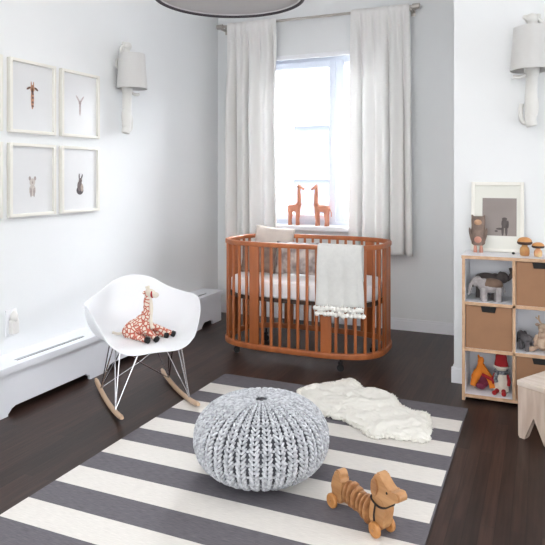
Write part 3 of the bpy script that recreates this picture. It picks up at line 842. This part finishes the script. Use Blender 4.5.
pile = obj('pile', b, M['tuft'], fur, False); pile['kind'] = 'stuff'

# ------------------------------------------------------------------ wooden pull dog
dog = thing('wooden_dog', 'honey-coloured wooden dachshund pull toy with disc body on the rug', 'toy dog', (-.652, 2.422, .0105), math.atan2(-.15,.233)); dog.scale = (1.12,1.12,1.12)
# local +x is forward, wheels on the rug
b = nb(); hp = [(-.148,.03),(-.120,.022),(-.106,.03),(-.102,.085),(-.104,.102),(-.112,.112),(-.112,.130),(-.122,.140),(-.136,.138),(-.144,.122),(-.155,.10),(-.163,.06)]
prism(b, [(p.x, p.y) for p in smooth_pts([(x, z, 0) for x, z in hp], 4, closed=True)], -.021, .021, 'XZ', .004); hn = obj('haunch', b, M['toywood'], dog)
discs = [(-.082,.024,.050,.072),(-.059,.028,.056,.074),(-.036,.025,.054,.070),(-.012,.021,.050,.066),(.012,.026,.058,.062),(.036,.032,.066,.062)]
for x, rz, ry, zc in discs:
    b = nb(); n = 28; rs = []
    for h, k in ((-.0060,.72),(-.0050,.92),(-.003,1),(.003,1),(.0050,.92),(.0060,.72)):
        rs.append([Vector((x+h, ry*.62*k*math.cos(2*PI*i/n), zc+(rz+.019)*k*math.sin(2*PI*i/n)*(1.0))) for i in range(n)])
    rings(b, rs); obj('body_disc', b, M['toyring'], dog)
b = nb(); tube(b, [(-.12,0,.078),(.08,0,.072)], .006, 8); obj('spine_cord', b, M['cord'], dog)
b = nb(); fp = [(.050,.045),(.062,.028),(.088,.022),(.108,.03),(.118,.06),(.126,.112),(.105,.130),(.08,.132),(.062,.122),(.049,.08)]
prism(b, [(p.x, p.y) for p in smooth_pts([(x, z, 0) for x, z in fp], 4, closed=True)], -.022, .022, 'XZ', .004); ch = obj('chest', b, M['toywood'], dog)
b = nb(); hp2 = [(x_, z_+.018) for x_, z_ in [(.058,.112),(.075,.094),(.105,.088),(.128,.098),(.148,.112),(.168,.128),(.182,.134),(.192,.146),(.188,.160),(.172,.164),(.150,.160),(.132,.166),(.112,.182),(.098,.196),(.084,.198),(.076,.184),(.062,.172),(.055,.145)]]
prism(b, [(p.x, p.y) for p in smooth_pts([(x, z, 0) for x, z in hp2], 4, closed=True)], -.021, .021, 'XZ', .004); hd = obj('head', b, M['toywood'], dog)
for s in (-1, 1):
    b = nb(); ellip(b, (.134, s*.0205, .166), (.0045,.003,.0045)); obj('eye', b, M['black'], hd)
    b = nb(); n = [(.064,.148),(.074,.136),(.086,.142),(.092,.168),(.088,.188),(.078,.196),(.066,.178)]
    prism(b, [(p.x, p.y) for p in smooth_pts([(x, z, 0) for x, z in n], 4, closed=True)], s*.0215, s*.0285, 'XZ', .0015); obj('ear', b, M['toyring'], hd)
b = nb(); tube(b, smooth_pts([(.060,-.024,.122),(.092,-.026,.108),(.124,-.024,.112),(.131,0,.116),(.124,.024,.112),(.092,.026,.108),(.060,.024,.122),(.052,0,.126)], 5, closed=True), .0034, 8, closed=True)
tube(b, smooth_pts([(.085,-.027,.109),(.078,-.0275,.07),(.082,-.0275,.04)], 5), .003, 8)
obj('collar_cord', b, M['cord'], dog)
for x in (-.140, .090):
    for s in (-1, 1):
        b = nb(); lathe(b, [(.001,-.008),(.022,-.008),(.0265,-.004),(.0265,.004),(.022,.008),(.001,.008)], 28, (x, s*.0345, .0265), 'Y'); wh = obj('wheel', b, M['cap'], dog)
        b = nb(); lathe(b, [(.001,-.002),(.0045,-.002),(.0045,.002),(.001,.002)], 12, (x, s*.0435, .0265), 'Y'); obj('hub', b, M['toyring'], wh)

# ------------------------------------------------------------------ cube shelf
SX, SY, SD, PIT, TH = -.457, 4.01, .295, .2955, .020
shelf = thing('cube_shelf', 'white cube shelf with birch edges against the right wall', 'shelf', (SX, SY, 0))
NC = 2; W = NC*.293+.018
def board(name, x0, x1, z0, z1):
    b = nb(); box(b, x0, x1, .006, SD, z0, z1); o = obj(name, b, M['laminate'], shelf, False)
    b = nb(); box(b, x0, x1, 0, .006, z0, z1, .0015); obj('edge_band', b, M['ply'], o, False)
ZB, ZTOP = .022, .90
zs = [ZB+ (ZTOP-ZB-TH)*k/3 for k in range(4)]
for x in [k*.293 for k in range(NC+1)]:
    if x == 0 or x == NC*.293: board('side_board', x, x+.018, 0, ZTOP-TH)
    else: board('divider', x, x+.018, ZB+TH, ZTOP-TH)
for k, z in enumerate(zs):
    x0, x1 = (-.004, W+.004) if k == 3 else (.018, W-.018)
    board('top_board' if k == 3 else 'shelf_board', x0, x1, z, z+TH)
b = nb(); box(b, .018, W-.018, SD-.008, SD-.001, ZB, ZTOP-TH); obj('back_board', b, M['laminate'], shelf, False)
def cell(c, r): return SX+.018+c*.293, SX+c*.293+.293, zs[r]+TH
def bin_(label, c, r):
    x0, x1, z0 = cell(c, r); w = x1-x0-.006; h = .262; g_ = .003
    t = thing('storage_bin', label, 'storage bin', ((x0+x1)/2, SY+.008, z0), 0, 'brown fibreboard bins in the cube shelf')
    nw, nh = .075, .036; b = nb()
    prism(b, [(-w/2,0),(w/2,0),(w/2,h),(nw*.62,h),(nw*.5,h-nh),(-nw*.5,h-nh),(-nw*.62,h),(-w/2,h)], 0, .008, 'XZ'); obj('front_panel', b, M['bin'], t, False)
    b = nb(); box(b, -w/2, -w/2+.006, .008, .27, 0, h); box(b, w/2-.006, w/2, .008, .27, 0, h); box(b, -w/2+.006, w/2-.006, .262, .27, 0, h); box(b, -w/2+.006, w/2-.006, .008, .262, 0, .006)
    obj('box_body', b, M['binedge'], t, False)
    b = nb(); prism(b, [(nw*.60,h-.001),(nw*.49,h-nh+.001),(-nw*.49,h-nh+.001),(-nw*.60,h-.001)], .009, .0125, 'XZ'); obj('grip_shade', b, M['notch'], t, False)  # black sheet fills the hand cutout in place of its inner shade
bin_('brown bin with hand cutout in the middle left cube of the shelf', 0, 1)
bin_('brown bin under the wooden mushrooms, top cube of the shelf', 1, 2)
bin_('brown bin in the bottom cube, partly behind the wooden stool', 1, 0)

# things on top of the shelf
leanF = math.radians(-7.5)
pf = thing('framed_photo', 'cream framed grey photograph leaning on the wall atop the shelf', 'picture', (-.268, 4.266, .901), 0, None, rot=(leanF,0,0))
b = nb(); W2, H2, w = .325, .455, .022
for a, c, d, e in ((-W2/2,-W2/2+w,0,H2),(W2/2-w,W2/2,0,H2),(-W2/2+w,W2/2-w,0,w),(-W2/2+w,W2/2-w,H2-w,H2)): box(b, a, c, -.012, .010, d, e, .002)
obj('frame', b, M['frame'], pf)
b = nb(); box(b, -W2/2+w, W2/2-w, -.002, .006, w, H2-w); obj('mount_board', b, M['mat2'], pf, False)
b = nb(); box(b, -.092, .118, -.0035, -.0025, .105, .35); ph = obj('photograph', b, M['photo'], pf, False)
b = nb()
for c, r in (((.045,.215),(.016,.010)),((.045,.185),(.020,.030)),((.034,.140),(.008,.035)),((.056,.140),(.008,.035)),((.015,.150),(.022,.007)),((-.005,.135),(.010,.006)),((.065,.18),(.007,.026))):
    prism(b, [(c[0]+r[0]*math.cos(2*PI*k/14), c[1]+r[1]*math.sin(2*PI*k/14)) for k in range(14)], -.0042, -.0036, 'XZ')
obj('small_figure', b, M['photodark'], ph, False)

tt = thing('owl_doll', 'brown-grey owl doll with pink feet in front of the framed photograph', 'doll', (-.378, 4.205, .901), .0)
b = nb(); rs = []
for z, rx in ((.045,.030),(.055,.041),(.09,.047),(.13,.046),(.17,.042),(.205,.043),(.225,.041),(.232,.030)):
    rs.append([Vector((rx*math.cos(2*PI*i/20), rx*.6*math.sin(2*PI*i/20), z)) for i in range(20)])
rings(b, rs); obj('body', b, M['owlgrey'], tt)
for s in (-1, 1):
    b = nb(); tube(b, [(s*.030,0,.222),(s*.040,0,.242)], [.012,.003], 8); obj('ear', b, M['owlgrey'], tt)
    b = nb(); tube(b, [(s*.018,-.004,.0),(s*.018,-.004,.05)], [.012,.009], 10); obj('leg', b, M['skin'], tt)
    b = nb(); ellip(b, (s*.044,-.006,.11), (.010,.016,.05), (0,s*.2,0)); obj('wing', b, M['owlgrey'], tt)
b = nb(); ellip(b, (0,-.016,.195), (.026,.014,.024)); obj('face', b, M['owltan'], tt)
b = nb(); ellip(b, (0,-.020,.085), (.024,.012,.026)); obj('belly_patch', b, M['skin'], tt)

def mushroom(label, x, y, s, stem):
    t = thing('wooden_mushroom', label, 'wooden mushroom', (x, y, .901), 0, 'wooden mushrooms on the shelf')
    b = nb(); lathe(b, [(.012,0),(.026,.002),(.0295,.012),(.030,.028),(.026,.040),(.018,.046),(.018,.056)], 28); obj('stem', b, M[stem], t)
    b = nb(); lathe(b, [(.018,.054),(.038,.055),(.0455,.060),(.0465,.066),(.045,.069)], 32); u = obj('burnt_band', b, M['capunder'], t)
    b = nb(); lathe(b, [(.045,.0685),(.041,.078),(.030,.086),(.016,.0895),(.002,.0905)], 32); obj('cap', b, M['cap'], t)
    t.scale = (s[0],s[0],s[1]); return t
mushroom('larger wooden mushroom with dark-banded cap on the shelf top', -.098, 4.13, (.96,1.28), 'stem2')
mushroom('smaller wooden mushroom right of the larger one', -.022, 4.115, (.80,.98), 'stem3')
b = nb(); ellip(b, (0,0,.008), (.010,.010,.008)); tag(obj('black_bead', b, M['black'], None, True, loc=(-.165, 4.17, .901)), 'tiny black bead on the shelf top left of the mushrooms', 'bead')

# plush animals in the shelf
def plush_elephant(label, loc, rotz, body, legs, s=1.0, trunk_up=False, back=None, group=None, name='plush_elephant', cat='soft toy'):
    t = thing(name, label, cat, loc, rotz, group)
    b = nb(); ellip(b, (0,0,.105), (.078,.048,.050)); ellip(b, (.05,0,.115), (.045,.04,.045)); obj('body', b, body, t)
    if back:
        b = nb(); ellip(b, (-.005,0,.117), (.08,.05,.043)); obj('back_blanket', b, back, t)
    b = nb(); ellip(b, (.095,0,.135), (.036,.033,.037)); hd = obj('head', b, body, t)
    b = nb()
    if trunk_up: tube(b, smooth_pts([(.115,0,.13),(.135,0,.135),(.147,0,.165),(.140,0,.20)], 5), [.018]*4+[.013]*6+[.010]*6, 10)
    else: tube(b, smooth_pts([(.115,0,.13),(.136,0,.11),(.142,0,.07),(.150,0,.04)], 5), [.018]*4+[.013]*6+[.009]*6, 10)
    obj('trunk', b, body, hd)
    for q in (-1, 1):
        b = nb(); ellip(b, (.078,q*.036,.135), (.024,.008,.034), (0,0,q*-.5)); obj('ear', b, legs, hd)
        for x in (-.048, .048):
            b = nb(); tube(b, [(x,q*.028,.1),(x,q*.03,.05),(x,q*.03,.002),(x,q*.03,.0)], [.026,.021,.023,.018], 12); obj('leg', b, legs, t)
    b = nb(); tube(b, [(-.075,0,.12),(-.092,0,.09),(-.095,0,.06)], .006, 8); obj('tail', b, body, t)
    t.scale = (s,s,s); return t
x0, x1, z0 = cell(0, 2)
plush_elephant('light grey plush elephant with brown back in the top left cube', (x0+.145, SY+.085, z0), PI+.22, M['elephant'], M['elephant'], .88, False, M['brownback'], 'plush elephants in the top left cube')
plush_elephant('dark grey plush elephant with raised trunk in the top left cube', (x0+.118, SY+.20, z0), -.03, M['elephant_d'], M['elephant_d'], .98, True, M['elephant_d'], 'plush elephants in the top left cube')
x0, x1, z0 = cell(1, 1)
hp = plush_elephant('small charcoal plush elephant in the middle cube of the shelf', (x0+.060, SY+.10, z0), PI-.9, M['hippo'], M['hippo'], .62)
# beige seated plush deer
t = thing('plush_deer', 'beige plush deer sitting beside the small charcoal elephant', 'soft toy', (x0+.155, SY+.12, z0), -1.9)
b = nb(); ellip(b, (0,0,.05), (.05,.045,.05)); ellip(b, (.005,0,.09), (.035,.032,.04)); obj('body', b, M['beige'], t)
b = nb(); ellip(b, (.012,0,.14), (.032,.027,.028)); ellip(b, (.04,0,.132), (.018,.015,.014)); hd = obj('head', b, M['beige'], t)
for s in (-1, 1):
    b = nb(); tube(b, smooth_pts([(.0,s*.012,.16),(-.005,s*.03,.185),(0,s*.028,.21)], 4), [.005]*9, 8); tube(b, [(-.004,s*.028,.183),(.0,s*.048,.198)], .004, 8); obj('antler', b, M['maple'], hd)
    b = nb(); ellip(b, (-.002,s*.034,.152), (.008,.018,.010)); obj('ear', b, M['beige'], hd)
    b = nb(); tube(b, [(.0,s*.035,.03),(.05,s*.045,.018),(.085,s*.05,.016)], [.022,.018,.014], 10); obj('leg', b, M['beige'], t)
    b = nb(); tube(b, [(.02,s*.03,.09),(.045,s*.038,.06),(.055,s*.035,.035)], [.013,.012,.011], 10); obj('arm', b, M['beige'], t)
x0, x1, z0 = cell(0, 0)
t = thing('orange_fox', 'orange felt toy with plum belly in the bottom left cube', 'soft toy', (x0+.095, SY+.12, z0), 0)
b = nb(); tube(b, smooth_pts([(-.055,0,.022),(-.045,0,.07),(-.022,0,.12),(-.008,0,.165)], 6), [.022]*6+[.027]*6+[.022]*7, 14)
tube(b, smooth_pts([(-.008,0,.15),(.02,0,.11),(.05,0,.06),(.062,-.01,.02)], 6), [.02]*7+[.021]*12, 14); obj('body', b, M['orange'], t)
b = nb(); ellip(b, (-.012,0,.178), (.019,.02,.03), (0,.25,0)); ellip(b, (-.022,0,.20), (.008,.008,.02), (0,-.3,0)); obj('head', b, M['orange'], t)
b = nb(); ellip(b, (.005,.006,.058), (.036,.022,.045)); ellip(b, (-.01,-.02,.03), (.03,.02,.022)); obj('belly', b, M['purple'], t)
b = nb(); tube(b, smooth_pts([(.0,-.015,.10),(.035,-.03,.09),(.07,-.03,.075)], 5), .010, 10); obj('arm', b, M['red'], t)
t = thing('gnome_doll', 'cloth gnome doll with red hat, checked scarf and white beard', 'doll', (x0+.205, SY+.12, z0), -.1)
b = nb(); rs = []
for z, r in ((.0,.036),(.01,.046),(.06,.045),(.11,.037),(.13,.028)): rs.append([Vector((r*math.cos(2*PI*i/20), r*.8*math.sin(2*PI*i/20), z)) for i in range(20)])
rings(b, rs); obj('body', b, M['cream'], t)
b = nb(); ellip(b, (0,0,.155), (.034,.03,.032)); hd = obj('head', b, M['cream'], t)
b = nb(); rs = []
for z, r, dx in ((.158,.041,0),(.175,.041,0),(.20,.036,0),(.228,.034,.0),(.240,.022,.0)): rs.append([Vector((dx+r*math.cos(2*PI*i/20), r*.85*math.sin(2*PI*i/20), z)) for i in range(20)])
rings(b, rs); hat = obj('hat', b, M['red'], hd)
b = nb(); tube(b, [(.041*math.cos(a), .035*math.sin(a), .160) for a in [2*PI*i/24 for i in range(24)]], .006, 8, closed=True); obj('hat_brim', b, M['cream'], hat)
b = nb(); tube(b, [(.034*math.cos(a), .030*math.sin(a), .128) for a in [2*PI*i/24 for i in range(24)]], .012, 10, closed=True)
tube(b, smooth_pts([(-.02,-.03,.125),(-.028,-.040,.095),(-.022,-.042,.07)], 4), [.012]*9, 8); obj('scarf', b, M['check'], t)
b = nb(); ellip(b, (.004,-.034,.075), (.022,.012,.048)); obj('beard', b, M['cream'], t)
for s in (-1, 1):
    b = nb(); tube(b, smooth_pts([(s*.032,0,.115),(s*.048,-.012,.08),(s*.046,-.018,.05)], 4), .010, 10); obj('arm', b, M['red'], t)
    b = nb(); tube(b, [(s*.018,-.03,.016),(s*.026,-.065,.014),(s*.028,-.085,.016)], [.014,.012,.014], 10); obj('leg', b, M['red'], t)

# ------------------------------------------------------------------ tooth-legged stool
st_ = thing('wooden_stool', 'low pale wooden stool with tooth-shaped legs in front of the shelf', 'stool', (-.124, 3.558, 0), math.atan2(-.52,.854))
WS, DS, HS = .36, .32, .307
b = nb(); box(b, 0, WS, .0, DS, HS-.030, HS, .005); obj('seat', b, M['stool_top'], st_)
def tooth(y0, y1):
    b = nb(); z1 = HS-.0305
    prism(b, [(0.002,z1),(.004,.012),(.012,0),(.040,0),(.050,.012),(.095,.137),(.150,.006),(.158,0),(.202,0),(.210,.006),(.265,.137),(.310,.012),(.320,0),(.348,0),(.356,.012),(.358,z1)], y0, y1, 'XZ', .003)
    return obj('leg_panel', b, M['stool'], st_)
tooth(.004, .040); tooth(DS-.040, DS-.004)

# ------------------------------------------------------------------ camera
cam = bpy.data.cameras.new('camera'); co = bpy.data.objects.new('camera', cam); COL.objects.link(co)
co.location = (0,0,1.4); co.rotation_euler = (PI/2, 0, math.atan2(269.5, 620))
cam.sensor_width = 36; cam.lens = 620/545*36; cam.shift_y = -97.5/545; cam.clip_start = .05
sc.camera = co

# ------------------------------------------------------------------ light: open sky through window and added openings, sun on the street, fill sun
w = bpy.data.worlds.new('world'); sc.world = w; w.use_nodes = True
bg = w.node_tree.nodes['Background']; bg.inputs[0].default_value = (.975,.988,1,1); bg.inputs[1].default_value = 1.6
wn = w.node_tree.nodes; wl = w.node_tree.links      # the sky is far brighter on the window side of the house
wt = wn.new('ShaderNodeTexCoord'); ws = wn.new('ShaderNodeSeparateXYZ'); wl.new(wt.outputs['Generated'], ws.inputs[0])
wm = wn.new('ShaderNodeMapRange'); wm.inputs[1].default_value = .05; wm.inputs[2].default_value = .6
wm.inputs[3].default_value = 1.6; wm.inputs[4].default_value = SKY; wl.new(ws.outputs[1], wm.inputs[0]); wl.new(wm.outputs[0], bg.inputs[1])
sun = bpy.data.lights.new('sun', 'SUN'); so = bpy.data.objects.new('sun', sun); COL.objects.link(so)
sun.energy = 5; sun.angle = math.radians(3); so.rotation_euler = (math.radians(28), 0, math.radians(-8)); sun.color = (1,.98,.95)
hz = bpy.data.lights.new('window_fill_sun', 'SUN'); ho = bpy.data.objects.new('window_fill_sun', hz); COL.objects.link(ho)  # added second sun, wide and soft, strengthens light through the window
hz.energy = FILL_SUN; hz.angle = math.radians(75); hz.color = (.97,.99,1); ho.rotation_euler = Vector((-.42,-1,-.62)).to_track_quat('-Z','Y').to_euler()
sc.view_settings.view_transform = 'Standard'; sc.view_settings.look = 'None'; sc.view_settings.gamma = 1; sc.view_settings.use_curve_mapping = False
sc.view_settings.exposure = 1.25
